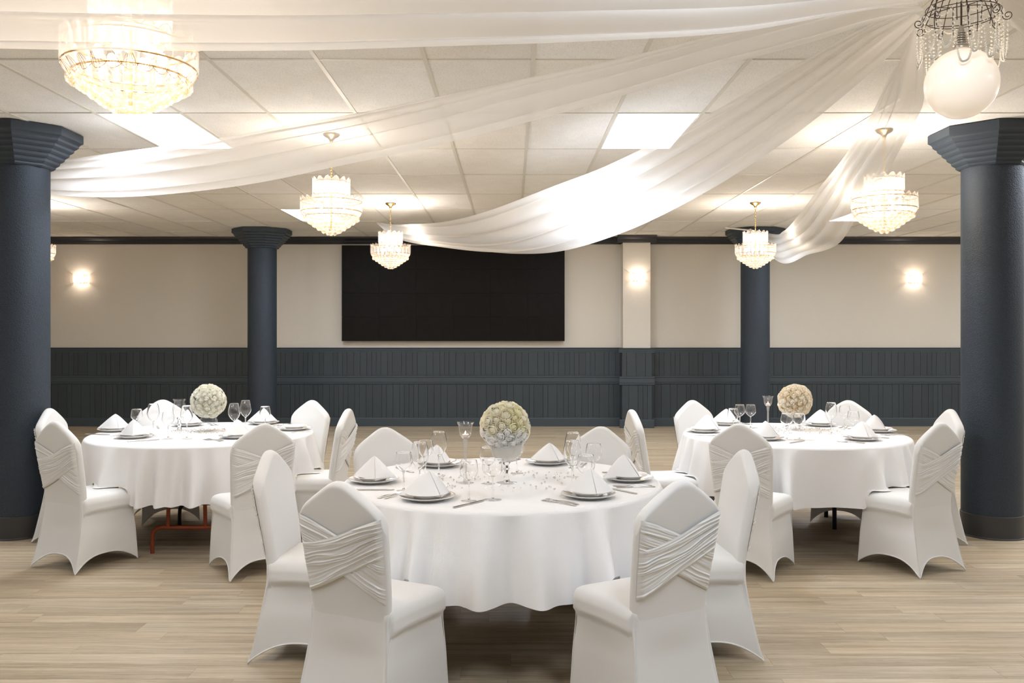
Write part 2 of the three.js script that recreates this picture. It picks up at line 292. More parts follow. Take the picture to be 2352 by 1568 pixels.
// ------------------------------------------------------------------ chandeliers
const upPetal = petalGeo(0.168, 0.066, 0.004), downPetal = petalGeo(0.172, 0.066, 0.034), upRim = rimGeo(0.168, 0.066, 0.004), downRim = rimGeo(0.172, 0.066, 0.034), rimMat = phys(0xb08d68, 0.3, { transmission: 0.45, thickness: 0 }), beadGeo = new THREE.SphereGeometry(0.0195, 12, 9), bulbGeo = new THREE.SphereGeometry(0.018, 12, 8).scale(1, 1.5, 1);
function makeChandelier(label, x, Z, dy = 0) {                      // dy: how much shorter its chain is
  const t = thing('chandelier', label, 'chandelier', [x, CEIL, -Z], 0, 'acrylic tiered chandeliers'), y0 = dy - CEIL;
  part('canopy', lathe([[0.0, 0], [0.065, 0], [0.066, -0.004], [0.05, -0.018], [0.028, -0.03], [0.016, -0.045], [0.012, -0.06], [0.0, -0.062]], 28), brass, t);
  const links = []; for (let k = 0; k < 13 - Math.round(dy / 0.0215); k++) links.push(new THREE.TorusGeometry(0.011, 0.0022, 6, 12).scale(0.75, 1.35, 1).rotateY(k % 2 ? Math.PI / 2 : 0).translate(0, -0.07 - k * 0.0215, 0));
  part('chain', merge(links), brass, t);
  part('stem', new THREE.CylinderGeometry(0.007, 0.007, 0.4, 10).translate(0, 2.53 + y0, 0), brass, t);
  for (const [R, y] of [[0.137, 2.70], [0.137, 2.6], [0.231, 2.555], [0.231, 2.475], [0.2, 2.44]]) part('ring', new THREE.TorusGeometry(R, 0.0035, 6, 48).rotateX(Math.PI / 2).translate(0, y + y0, 0), brass, t);
  for (let k = 0; k < 4; k++) { const a = k * Math.PI / 2 + 0.3; part('spoke', new THREE.CylinderGeometry(0.0035, 0.0035, 0.238, 6).rotateZ(Math.PI / 2).translate(0.119, 0, 0).rotateY(a).translate(0, 2.555 + y0, 0), brass, t); }
  const n1 = 14, n2 = 24;
  for (let k = 0; k < n1; k++) { const a = k / n1 * 2 * Math.PI, m = part('petal', upPetal, acrylic, t); for (const g of upRim) part('rim', g, rimMat, m); m.position.set(Math.sin(a) * 0.135, 2.738 + y0, Math.cos(a) * 0.135); m.rotation.y = a; }
  for (let k = 0; k < n2; k++) { const a = (k + 0.5) / n2 * 2 * Math.PI, m = part('petal', downPetal, acrylic, t); for (const g of downRim) part('rim', g, rimMat, m); m.position.set(Math.sin(a) * 0.228, 2.587 + y0, Math.cos(a) * 0.228); m.rotation.y = a; }
  for (const [R, y, n] of [[0.2, 2.418, 31], [0.166, 2.396, 26], [0.132, 2.372, 21], [0.098, 2.348, 15], [0.062, 2.326, 9], [0.026, 2.31, 4]]) for (let k = 0; k < n; k++) { const a = (k + R * 9) / n * 2 * Math.PI; part('bead', beadGeo, acrylicBead, t).position.set(Math.sin(a) * R, y + y0, Math.cos(a) * R); }
  for (let k = 0; k < 6; k++) { const a = k / 6 * 2 * Math.PI; part('bulb', bulbGeo, bulbMat, t).position.set(Math.sin(a) * 0.11, 2.52 + y0, Math.cos(a) * 0.11); }
  part('bulb', bulbGeo, bulbMat, t).position.set(0, 2.66 + y0, 0.035);
  for (const [y, share] of [[2.53, 0.5], [2.66, 0.5]]) { const l = new THREE.PointLight(CHANDELIER_COLOR, CHANDELIER * share); l.position.set(0, y + y0, 0); l.shadow.radius = 3.5; t.add(l); }
  return t;
}
makeChandelier('largest and nearest tiered chandelier, top hidden by the white drape', (300 - CX) * 3.25 / F, 3.25, 0.045);
makeChandelier('mid distance tiered chandelier hanging below the left drape', -1.404, 6.85);
makeChandelier('small far chandelier hanging before the black screen', -1.454, 10.55);
makeChandelier('small far chandelier hanging before the right far column', 2.9, 10.5);
makeChandelier('tiered chandelier half behind the right drape, near the right column', 2.83, 6.7);
makeChandelier('far chandelier almost hidden by the left edge column', -5.7, 10.5);
for (const [x, Z, where] of [[-5.7, 6.8, 'left of the left column'], [7.1, 10.5, 'right of the far right chandelier'], [7.1, 6.7, 'right of the right column']]) makeChandelier(`tiered chandelier outside the view, ${where}`, x, Z);

// ------------------------------------------------------------------ globe lamp with its wire and bead cage
const HUB = { x: (2208 - CX) * 3.5 / F, Z: 3.5 };
{
  const t = thing('globe_pendant', 'round frosted globe lamp hanging below the wire and bead cage', 'pendant lamp', [HUB.x, CEIL, -HUB.Z]);
  const cy = at(2208, 193, 3.5).y - CEIL;
  part('canopy', lathe([[0, 0], [0.06, 0], [0.06, -0.012], [0.02, -0.03], [0, -0.03]], 24), iron, t);
  part('rod', new THREE.CylinderGeometry(0.0035, 0.0035, -cy - 0.22, 10).translate(0, (cy + 0.22) / 2 - 0.005, 0), iron, t);
  const coil = []; for (let k = 0; k <= 90; k++) { const a = k / 90 * 2 * Math.PI * 5.5; const r = lerp(0.026, 0.014, k / 90); coil.push(V(Math.cos(a) * r, cy + lerp(0.152, 0.205, k / 90), Math.sin(a) * r)); }
  part('socket', lathe([[0.0, cy + 0.132], [0.027, cy + 0.132], [0.027, cy + 0.148], [0.018, cy + 0.16], [0.011, cy + 0.21], [0.008, cy + 0.23], [0, cy + 0.23]], 24), std(0xb9b2a6, 0.3, { metalness: 0.8 }), t);
  part('socket_coil', tube(coil, 0.0022, 180, 6), steel, t);
  part('globe', new THREE.SphereGeometry(0.137, 48, 32).translate(0, cy, 0), std(0xfff3e2, 0.25, { emissive: 0xffeedd, emissiveIntensity: 0.34 }), t);
  const l = new THREE.PointLight(0xffeedd, GLOBE); l.position.set(0, cy, 0); l.shadow.radius = 5; t.add(l);
  const c = thing('bead_cage', 'dark wire cage with scrolls and hanging clear bead strands', 'light cage', [HUB.x, 0, -HUB.Z]);
  const ry = at(0, 33, 3.5).y;
  const rings = [[0.142, ry], [0.128, ry + 0.03], [0.13, ry - 0.012], [0.105, ry + 0.065], [0.075, ry + 0.1]];
  for (const [R, y] of rings) part('wire_ring', new THREE.TorusGeometry(R, 0.0017, 6, 64).rotateX(Math.PI / 2 + rr(-0.06, 0.06)).rotateY(rr(0, 6)).translate(rr(-0.004, 0.004), y, 0), iron, c);
  for (let k = 0; k < 9; k++) {
    const a = k / 9 * 2 * Math.PI + 0.2, pts = [V(0.02, ry + 0.17, 0), V(0.06, ry + 0.12, 0), V(0.1, ry + 0.07, 0), V(0.13, ry + 0.01, 0), V(0.145, ry - 0.03, 0)];
    for (let q = 0; q <= 14; q++) { const s = q / 14 * 2 * Math.PI * 1.35, r = lerp(0.019, 0.006, q / 14); pts.push(V(0.157 + -Math.cos(s) * r + 0.004, ry - 0.03 - Math.sin(s) * r, 0)); }
    part('wire_scroll', tube(pts, 0.0018, 70, 6).rotateY(a), iron, c);
  }
  for (let k = 0; k < 7; k++) { const a = k / 7 * 2 * Math.PI + 0.5; part('wire_spike', tube([V(0.1, ry + 0.07, 0), V(0.105, ry, 0), V(0.1, ry - 0.05, 0)], 0.0018, 10, 6).rotateY(a), iron, c); }
  const b0 = new THREE.IcosahedronGeometry(0.0042, 1), N = 20;
  for (let k = 0; k < N; k++) {                                     // strands: down and up again between two points of the ring
    const a0 = k / N * 2 * Math.PI, a1 = a0 + 2 * Math.PI / N * (k % 3 ? 1 : 1.6), drop = k % 3 === 1 ? 0.17 : rr(0.12, 0.215), list = [];
    const p0 = V(Math.sin(a0) * 0.165, ry - 0.035, Math.cos(a0) * 0.165), p1 = V(Math.sin(a1) * 0.148, ry - 0.01, Math.cos(a1) * 0.148), n = Math.round((drop * 2 + 0.05) / 0.0085);
    for (let q = 0; q <= n; q++) { const s = q / n, e = Math.pow(Math.abs(2 * s - 1), 3.2); list.push(b0.clone().translate(lerp(p0.x, p1.x, s), lerp(p0.y, p1.y, s) - drop * (1 - e), lerp(p0.z, p1.z, s))); }
    part('bead_strand', merge(list), strandMat, c);
  }
  for (let k = 0; k < 8; k++) { const a = k / 8 * 2 * Math.PI + 0.25, list = []; for (let q = 0; q <= 16; q++) { const s = q / 16; list.push(b0.clone().translate(Math.sin(a + s * 0.78) * 0.138, ry + 0.02 - 0.05 * Math.sin(Math.PI * s), Math.cos(a + s * 0.78) * 0.138)); } part('bead_strand', merge(list), strandMat, c); }
}

// ------------------------------------------------------------------ sheer white drapes swagged from the lamp cage
function drape(name, label, pairs, folds = 9, amp = 0.02, lap = 0.4) {
  const U = new THREE.CatmullRomCurve3(pairs.map((p) => p[0]), false, 'centripetal'), L = new THREE.CatmullRomCurve3(pairs.map((p) => p[1]), false, 'centripetal');
  const nu = 150, nv = 120, us = [], ls = [];
  for (let i = 0; i <= nu; i++) { us.push(U.getPoint(i / nu)); ls.push(L.getPoint(i / nu)); }
  const ph = rr(0, 6);
  const g = grid(nu, nv, (u, v, i) => {
    const a = us[i], b = ls[i], along = us[Math.min(i + 1, nu)].clone().sub(us[Math.max(i - 1, 0)]).normalize(), across = b.clone().sub(a), wide = across.length(), nrm = along.clone().cross(across.clone().normalize()).normalize();
    const ph2 = ph + 0.9 * Math.sin(u * 3.1 + ph) + 0.5 * Math.sin(u * 7 + ph * 2), pinch = smooth(0, 0.1, u) * smooth(0, 0.08, 1 - u), k = Math.min(1, wide / 0.3), ang = v * folds * 2 * Math.PI + ph2 * Math.sin(Math.PI * v);
    const over = (lap * (0.75 + 0.25 * Math.sin(v * 9 + ph)) / folds) * Math.min(1, 5 * v, 5 * (1 - v)), w = clamp(v + over * Math.sin(ang), 0, 1);      // the pleats fold back over themselves
    const off = amp * Math.cos(ang) * k * (0.4 + 0.6 * pinch) * Math.min(1, 6 * v + 0.1, 6 * (1 - v) + 0.1) + Math.sin(Math.PI * w) * 0.08 * k;
    const p = a.clone().addScaledVector(across, w).addScaledVector(nrm, off);
    return [p.x, p.y, p.z, u * 4, v];
  });
  const m = part(numbered(name), g, sheer, scene);
  return tag(m, label, 'drape', 'sheer white ceiling drapes');
}
const pr2 = (u, l, Z, dz = 0.12) => [at(u[0], u[1], Z + dz), at(l[0], l[1], Z)];
drape('ceiling_drape', 'wide sheer white drape sweeping left across the top of the view', [
  pr2([2120, -20], [2128, 2], 3.5, 0.04), pr2([1900, -22], [1930, 34], 3.32), pr2([1640, -40], [1680, 76], 3.18), pr2([1300, -58], [1310, 98], 3.02), pr2([1000, -70], [1000, 108], 2.89), pr2([700, -80], [700, 117], 2.77), pr2([400, -88], [400, 118], 2.65), pr2([100, -92], [100, 115], 2.55), pr2([-300, -96], [-300, 100], 2.42), [V(-2.7, 2.75, -2.25), V(-2.7, 2.4, -2.15)], [V(-4.1, 2.95, -1.8), V(-4.1, 2.75, -1.75)]], 6, 0.03, 0.21);
drape('ceiling_drape', 'sheer white drape running behind the left edge column', [
  pr2([2106, 4], [2122, 24], 3.52, 0.03), pr2([1980, 14], [2000, 55], 3.62), pr2([1800, 44], [1840, 104], 3.8), pr2([1600, 93], [1640, 156], 4.0), pr2([1406, 139], [1434, 219], 4.27), pr2([1219, 178], [1212, 281], 4.51), pr2([1000, 224], [1000, 335], 4.87), pr2([800, 264], [800, 377], 5.21), pr2([650, 290], [600, 419], 5.55), pr2([497, 319], [440, 441], 5.9), pr2([300, 346], [268, 453], 6.42), pr2([111, 372], [111, 446], 7.0), pr2([30, 385], [40, 430], 7.25, 0.05)], 4, 0.022, 0.2);
drape('ceiling_drape', 'sheer white drape sagging in front of the black screen', [
  pr2([2106, 16], [2120, 44], 3.7, 0.04), pr2([2000, 56], [2062, 110], 3.9), pr2([1850, 136], [1950, 210], 4.3), pr2([1700, 222], [1830, 306], 4.75), pr2([1552, 302], [1690, 400], 5.3), pr2([1389, 382], [1552, 478], 6.1), pr2([1274, 426], [1440, 530], 6.8), pr2([1121, 484], [1300, 574], 7.9), pr2([1025, 508], [1190, 582], 9.0), pr2([950, 514], [1050, 568], 10.4), pr2([893, 514], [945, 549], 11.8), pr2([866, 509], [874, 517], 12.25, 0.02)], 4, 0.026, 0.19);
drape('ceiling_drape', 'sheer white drape tied to the right far column', [
  pr2([2106, 36], [2118, 64], 3.72, 0.04), pr2([2084, 115], [2120, 165], 3.95), pr2([2049, 165], [2122, 232], 4.25), pr2([2007, 252], [2087, 306], 4.9), pr2([1969, 314], [2045, 383], 5.6), pr2([1934, 367], [2007, 436], 6.4), pr2([1881, 432], [1973, 490], 7.6), pr2([1835, 493], [1925, 560], 9.2), pr2([1800, 530], [1860, 583], 11.0), pr2([1768, 536], [1782, 597], 12.7, 0.05), pr2([1722, 526], [1728, 540], 12.8, 0.02)], 4, 0.022, 0.2);
drape('ceiling_drape', 'corner of a sheer white drape at the top right', [
  pr2([2262, -60], [2262, -42], 3.5, 0.03), pr2([2330, -40], [2300, 12], 3.7), pr2([2440, 10], [2352, 84], 3.95), pr2([2560, 80], [2440, 190], 4.3), pr2([2700, 130], [2560, 260], 4.8)], 4, 0.02, 0.2);
{
  const a = at(1666, 523, 12.8), b = at(1724, 529, 12.8), t = thing('curtain_rod', 'short white rod clipped to the capital of the right far column', 'rod', a);
  part('rod', new THREE.CylinderGeometry(0.012, 0.012, b.distanceTo(a), 10).rotateZ(Math.PI / 2 + Math.atan2(b.y - a.y, b.x - a.x)).translate((b.x - a.x) / 2, (b.y - a.y) / 2, 0), std(0xe4e0d8, 0.4), t);
  part('clip', rbox(0.03, 0.05, 0.1, 0.005, b.x - a.x, b.y - a.y, -0.05), std(0xe4e0d8, 0.4), t);
}

// ------------------------------------------------------------------ chairs in stretch covers with crossed sashes
const key = (list, x) => { if (x <= list[0][0]) return list[0][1]; for (let i = 1; i < list.length; i++) if (x <= list[i][0]) { const [a, p] = list[i - 1], [b, q] = list[i], t = (x - a) / (b - a); return lerp(p, q, t); } return list[list.length - 1][1]; };
const backRear = [[0.3, -0.16], [0.42, -0.166], [0.46, -0.17], [0.52, -0.177], [0.6, -0.19], [0.7, -0.208], [0.85, -0.233], [0.97, -0.248]];       // rear face of the backrest by height
const backHalf = [[0.3, 0.182], [0.45, 0.186], [0.6, 0.196], [0.78, 0.206], [0.9, 0.207], [1, 0.207]];
const crest = [[0, 0.967], [0.08, 0.966], [0.16, 0.961], [0.26, 0.951], [0.4, 0.932], [0.55, 0.911], [0.7, 0.889], [0.8, 0.873], [0.87, 0.858], [0.93, 0.838], [0.97, 0.812], [1, 0.77]];
const THICK = 0.056;
function backGeo() {
  const nu = 40, nv = 44, y0 = 0.3, rows = [[], []];
  const pt = (u, v, side) => {
    const a = Math.sin((u * 2 - 1) * Math.PI / 2), top = key(crest, Math.abs(a)), vv = 1 - Math.pow(1 - v, 1.7), y = lerp(y0, top, vv), w = key(backHalf, y), x = a * w;
    const d = Math.min((1 - Math.abs(a)) * w, (top - y) * 0.93), r = 0.024, e = d >= r ? 1 : Math.sqrt(Math.max(0, 1 - Math.pow(1 - d / r, 2)));
    const puff = 0.012 * (1 - a * a) * Math.sin(Math.PI * clamp((y - 0.45) / 0.5, 0, 1));
    const rear = key(backRear, y), mid = rear + THICK / 2;
    return [x, y, side ? mid + e * (THICK / 2 + puff) : mid - e * THICK / 2];
  };
  const front = grid(nu, nv, (u, v) => pt(u, v, 1)), rear = grid(nu, nv, (u, v) => pt(1 - u, v, 0));
  for (const g of [front, rear]) g.deleteAttribute('uv');
  const m = mergeVertices(mergeGeometries([front.deleteAttribute('normal'), rear.deleteAttribute('normal')]), 1e-5); m.computeVertexNormals(); return m;
}
const SEAT = 0.452;
const seatTop = [[-0.186, -0.1665], [0.186, -0.1665], [0.212, 0.222], [-0.212, 0.222]], seatFoot = [[-0.227, -0.245], [0.227, -0.245], [0.226, 0.246], [-0.226, 0.246]];
const quad = (q, p, s) => { const a = (p + 1) / 2, b = (s + 1) / 2; return [0, 1].map((k) => lerp(lerp(q[0][k], q[1][k], a), lerp(q[3][k], q[2][k], a), b)); };
function ringPoint(t) {                                             // rounded unit square
  const c = 0.1, side = Math.floor(t * 4) % 4, f = t * 4 - Math.floor(t * 4);
  let p, q;
  if (f < 0.14) { const a = (f / 0.14) * Math.PI / 4; p = -1 + c - c * Math.cos(Math.PI / 4 + a) ; q = -1 + c - c * Math.sin(Math.PI / 4 + a); }
  else if (f > 0.86) { const a = ((f - 0.86) / 0.14) * Math.PI / 4; p = 1 - c + c * Math.sin(a); q = -1 + c - c * Math.cos(a); }
  else { p = lerp(-1 + c, 1 - c, (f - 0.14) / 0.72); q = -1; }
  for (let k = 0; k < side; k++) [p, q] = [-q, p];
  return [p, q];
}
const hemHeight = (p, q) => { const m = Math.min(Math.abs(p), Math.abs(q)) / Math.max(Math.abs(p), Math.abs(q)), h = Math.abs(p) > Math.abs(q) ? 0.088 : q < 0 ? 0.1 : 0.11; return 0.003 + h * (1 - Math.pow(m, 2.6)); };
function skirtPoint(p, q, y) {
  const w = 1 - clamp(y / 0.4, 0, 1), e = y > 0.4 ? 0 : Math.pow(w, q < 0 && Math.abs(q) >= Math.abs(p) ? 1.5 : 1.12), a = quad(seatTop, p, q), b = quad(seatFoot, p, q), m = Math.min(Math.abs(p), Math.abs(q)) / Math.max(Math.abs(p), Math.abs(q));
  const slack = 0.034 * (1 - m * m) * smooth(0, 0.35, w) * (0.4 + 0.6 * w), band = (0.011 * smooth(0.46, 0.435, y) * smooth(0.365, 0.38, y) - 0.008 * smooth(0.375, 0.36, y) * smooth(0.2, 0.34, y)) * (q < -0.9 ? 0 : 1);
  let x = lerp(a[0], b[0], e), z = lerp(a[1], b[1], e);
  if (Math.abs(p) > Math.abs(q)) x += Math.sign(p) * (band - slack); else z += Math.sign(q) * (band - slack);
  return [x, z];
}
function seatGeo() {
  const nu = 112, up = 8, down = 26;
  const g = grid(nu, up + down, (u, v, i, j) => {
    const [p, q] = ringPoint(u % 1);
    if (j < up) { const s = Math.sin(j / up * Math.PI / 2), [x, z] = skirtPoint(p, q, SEAT), cx = 0, cz = 0.03; return [lerp(cx, x, s), SEAT + 0.034 * Math.pow(Math.max(0, 1 - Math.pow(s, 6)), 0.6), lerp(cz, z, s)]; }
    const t = (j - up) / down, y = lerp(SEAT, hemHeight(p, q), t), [x, z] = skirtPoint(p, q, y); return [x, y, z];
  }, true);
  return g;
}
function hemGeo() { const pts = []; for (let i = 0; i < 112; i++) { const [p, q] = ringPoint(i / 112), y = hemHeight(p, q), [x, z] = skirtPoint(p, q, y); pts.push(V(x, y + 0.002, z)); } return new THREE.TubeGeometry(new THREE.CatmullRomCurve3(pts, true), 160, 0.0042, 6, true); }
function sashGeo(yl, yr, hl, hr, off, sd) {
  return grid(64, 84, (u, v) => {
    const a = u * 2 - 1, yc = lerp(yl, yr, u) + 0.006 * Math.sin(u * 5 + sd), h = lerp(hl, hr, u) * (0.94 + 0.1 * Math.abs(a)), e = v * 2 - 1;
    const wp = 0.34 * noise(u * 2.2 + sd * 10, e * 1.5 + 20) + 0.12 * noise(u * 5 + sd * 7, e * 4 + 50), fold = (f, k) => 1 - Math.abs(2 * noise(u * 0.9 + k * 13 + sd * 3, (e + wp) * f + 100 + k * 31) - 1);
    const pleat = (0.0085 * Math.pow(fold(6.5, 1), 1.6) + 0.0032 * fold(14, 2) + 0.0015 * fold(26, 3)) * (0.62 + 0.38 * Math.abs(a));
    let y = yc + e * h + pleat * 0.4;
    const w = key(backHalf, y), rearZ = key(backRear, y), edge = smooth(0.86, 1, Math.abs(a)), o = (off + pleat * Math.min(1, 8 * (1 - Math.abs(e)) + 0.2)) * (1 - 0.75 * edge);
    const x = Math.abs(a) * (w - 0.006), d = w - x, r = 0.024, z = rearZ + (d < r ? THICK / 2 * (1 - Math.sqrt(Math.max(0, 1 - Math.pow(1 - d / r, 2)))) : 0) - o - 0.0012;
    return [Math.sign(a) * x, y, z];
  });
}
const G = { back: backGeo(), seat: seatGeo(), hem: hemGeo(), front: sashGeo(0.748, 0.606, 0.078, 0.097, 0.0075, 1.3), under: sashGeo(0.592, 0.742, 0.09, 0.08, 0.002, 4.1) };
const seamPts = [[-1, -1], [1, -1], [1, 1], [-1, 1]].map(([p, q]) => { const pts = []; for (let k = 0; k <= 12; k++) { const y = lerp(0.43, 0.006, k / 12), [x, z] = skirtPoint(p * 0.971, q * 0.971, y); pts.push(V(x, y, z)); } return tube(pts, 0.0022, 24, 5); });
let chairProto = null;
function chair(label, apexPx, apexPy, fx, fZ, group) {
  const n = Math.hypot(fx, fZ); fx /= n; fZ /= n;
  const apex = onPlane(apexPx, apexPy, 0.967), x = apex.x + fx * 0.245, Z = -apex.z + fZ * 0.245, turn = Math.atan2(fx, -fZ);
  let t;
  if (!chairProto) {
    t = chairProto = thing('banquet_chair', label, 'chair', [0, 0, 0], 0, group);
    part('backrest', G.back, spandex, t); const s = part('seat_cover', G.seat, spandex, t); part('hem', G.hem, spandex, s); for (const g of seamPts) part('seam', g, spandex, s);
    part('sash_band', G.under, sashMat, t); part('sash_band', G.front, sashMat, t);
  } else t = copy(chairProto, label, group);
  t.position.set(x, 0, -Z); t.rotation.set(0, turn, 0);
  return { t, x, Z, fx, fZ };
}
const g1 = 'covered chairs round the front table', g2 = 'covered chairs round the left table', g3 = 'covered chairs round the right table';
const chairs = [
  [chair('nearest white covered chair at left, its sashed back towards us', 770, 1107, 0.45, 0.89, g1), chair('nearest white covered chair at right, its sashed back towards us', 1575, 1104, -0.5, 0.87, g1), chair('white covered chair at the left side of the front table, seen side on', 607, 1033, 0.99, -0.1, g1), chair('white covered chair at the right side of the front table, seen side on', 1722, 1032, -0.99, -0.07, g1), chair('white covered chair behind the front table, left of the roses', 880, 980, 0.5, -0.87, g1), chair('white covered chair behind the front table, right of the roses', 1385, 978, -0.5, -0.87, g1)],
  [chair('white sashed chair beside the left column, back towards us', 118, 968, 0.46, 0.89, g2), chair('white covered chair against the left column, mostly hidden', 105, 937, 0.99, 0.02, g2), chair('white covered chair behind the left table, hidden by glasses', 372, 917, 0.5, -0.87, g2), chair('white covered chair behind the left table, facing us near its right end', 722, 918, -0.5, -0.87, g2), chair('white covered chair at the right end of the left table, seen side on', 808, 938, -0.99, 0.08, g2), chair('white sashed chair before the left table, back towards us', 610, 973, -0.55, 0.83, g2)],
  [chair('white sashed chair before the right table, left one with back towards us', 1695, 973, 0.54, 0.84, g3), chair('white sashed chair before the right table, right one beside the column', 2169, 971, -0.47, 0.88, g3), chair('white covered chair between right table and right column, facing left', 2192, 939, -0.99, 0.02, g3), chair('white covered chair behind the right table, hidden by glasses', 1950, 918.3, -0.5, -0.87, g3), chair('white covered chair behind the right table, facing us at its left', 1585, 918, 0.5, -0.87, g3), chair('white covered chair at the left end of the right table, seen side on', 1443, 940, 0.99, 0.1, g3)],
];

// ------------------------------------------------------------------ round tables with cloths
const TOP = 0.762, RT = 0.825;
function cloth(cx, cZ, seats, sd, drop = 0.4) {
  const nu = 440, rows = [];
  for (let k = 0; k <= 10; k++) rows.push(RT * k / 10 * 0.985);
  for (let k = 1; k <= 8; k++) rows.push(RT * 0.985 + k / 8 * 0.03);
  for (let k = 1; k <= 34; k++) rows.push(RT * 0.985 + 0.03 + k / 34 * drop);
  const g = grid(nu, rows.length - 1, (u, v, i, j) => {
    const th = (i % nu) / nu * 2 * Math.PI, s = rows[j], s0 = RT * 0.985;
    if (s <= s0) return [s * Math.cos(th), TOP + 0.0006 * noise(s * 9 * Math.cos(th) + 50, s * 9 * Math.sin(th) + 50), s * Math.sin(th), s * Math.cos(th) * 6, s * Math.sin(th) * 6];
    const d = s - s0, bend = 0.024, ang = Math.min(d / bend, 1.36), r0 = bend * Math.sin(ang), y0 = bend * (1 - Math.cos(ang)), rest = Math.max(0, d - bend * 1.36), q = rest / drop;
    const w = th + 0.12 * Math.sin(3 * th + sd) + 0.09 * Math.sin(5 * th + sd * 2);
    const f = Math.cos(19 * w + sd) * (0.7 + 0.3 * Math.sin(2 * th + sd)) + 0.5 * Math.cos(31 * w + sd * 3), ridge = f > 0 ? Math.pow(f, 1.2) : f * 0.95;
    const fall = 1 - 0.02 * q, r = s0 + r0 + rest * 0.16 + ridge * 0.066 * Math.pow(q, 0.75) * (1 - 0.1 * q);
    let y = TOP - y0 - rest * (0.965 + 0.012 * ridge) * fall;
    return [r * Math.cos(th), y, r * Math.sin(th), th * 5, s * 6];
  }, true);
  const p = g.attributes.position;
  for (let i = 0; i < p.count; i++) {                               // the hem lies on the seats that are pushed under it
    const x = p.getX(i) + cx, Z = cZ - p.getZ(i); let y = p.getY(i), lift = 0;
    for (const c of seats) { const dx = x - c.x, dZ = Z - c.Z, l = dx * c.fx + dZ * c.fZ, m = dx * c.fZ - dZ * c.fx, inside = smooth(0.228, 0.19, Math.abs(m)) * smooth(0.26, 0.19, Math.abs(l)); lift = Math.max(lift, inside); }
    const rest = 0.452 + 0.039 * lift + (y - 0.36) * 0.02; if (y < rest) { y = lerp(y, rest, smooth(0, 0.55, lift)); p.setY(i, y); }
  }
  g.computeVertexNormals();
  return g;
}
function makeTable(label, clothLabel, cx, cZ, seats, sd, legStyle) {
  const t = thing('round_table', label, 'table', [cx, 0, -cZ], 0, 'round folding banquet tables');
  part('tabletop', lathe([[0, 0.733], [0.8, 0.733], [0.812, 0.737], [0.812, 0.753], [0.8, 0.757], [0, 0.757]], 72), std(0x6b4a2f, 0.6), t);
  const lm = legStyle.mat;
  if (legStyle.kind === 'wishbone') for (const [z, xs, m] of legStyle.frames) {
    const f = new THREE.Group(); f.name = 'leg_frame'; t.add(f); f.position.set(xs, 0, z);
    part('foot_bar', tube([V(-0.24, 0.0, 0), V(-0.24, 0.1, 0), V(-0.232, 0.15, 0), V(-0.19, 0.178, 0), V(-0.1, 0.18, 0), V(0.1, 0.18, 0), V(0.19, 0.178, 0), V(0.232, 0.15, 0), V(0.24, 0.1, 0), V(0.24, 0.0, 0)], 0.0145, 80, 8), m, f);
    for (const x of [-0.13, 0.13]) part('post', tube([V(x, 0.18, 0), V(x, 0.6, 0), V(x * 1.2, 0.735, 0)], 0.014, 20, 8), m, f);
  } else for (const [x, z] of legStyle.feet) part('leg', tube([V(x, 0, z), V(x * 0.99, 0.2, z * 0.98), V(x * 0.94, 0.5, z * 0.92), V(x * 0.9, 0.735, z * 0.86)], 0.0175, 24, 8), lm, t);
  const c = part(numbered('tablecloth'), cloth(cx, cZ, seats, sd), clothMat, scene); c.position.set(cx, 0, -cZ);
  tag(c, clothLabel, 'tablecloth', 'white round tablecloths');
  return { x: cx, Z: cZ };
}
const legBrown = std(0x8a3d1c, 0.5, { metalness: 0.2 }), legDark = std(0x2c2220, 0.45, { metalness: 0.3 }), legBlack = std(0x16171b, 0.4, { metalness: 0.4 });
const T1 = makeTable('round folding table under the front white tablecloth', 'white tablecloth with soft folds on the front table', -0.055, 4.66, chairs[0], 0.6, { kind: 'legs', mat: legDark, feet: [[0.55, 0.36], [-0.55, 0.36], [0.4, -0.42], [-0.4, -0.42]] });
const T2 = makeTable('round folding table with rust brown legs under the left tablecloth', 'white tablecloth with soft folds on the left table', -2.39, 6.81, chairs[1], 2.2, { kind: 'wishbone', frames: [[0.66, 0.12, legBrown], [-0.19, -0.01, legDark]] });
const T3 = makeTable('round folding table with black legs under the right tablecloth', 'white tablecloth with soft folds on the right table', 2.16, 6.75, chairs[2], 4.4, { kind: 'legs', mat: legBlack, feet: [[0.366, -0.15], [0.46, -0.6], [-0.35, -0.3], [-0.3, 0.4]] });

// ------------------------------------------------------------------ place settings
const TT = TOP + 0.0016;
const plateGeo = (R) => lathe([[0, 0.004], [R * 0.55, 0.004], [R * 0.6, 0.0], [R * 0.64, 0.0], [R * 0.68, 0.006], [R * 0.97, 0.0175], [R, 0.019], [R * 0.995, 0.0215], [R * 0.96, 0.0205], [R * 0.7, 0.0105], [R * 0.62, 0.008], [0, 0.0075]], 56);
const bigPlate = plateGeo(0.132), smallPlate = plateGeo(0.103);
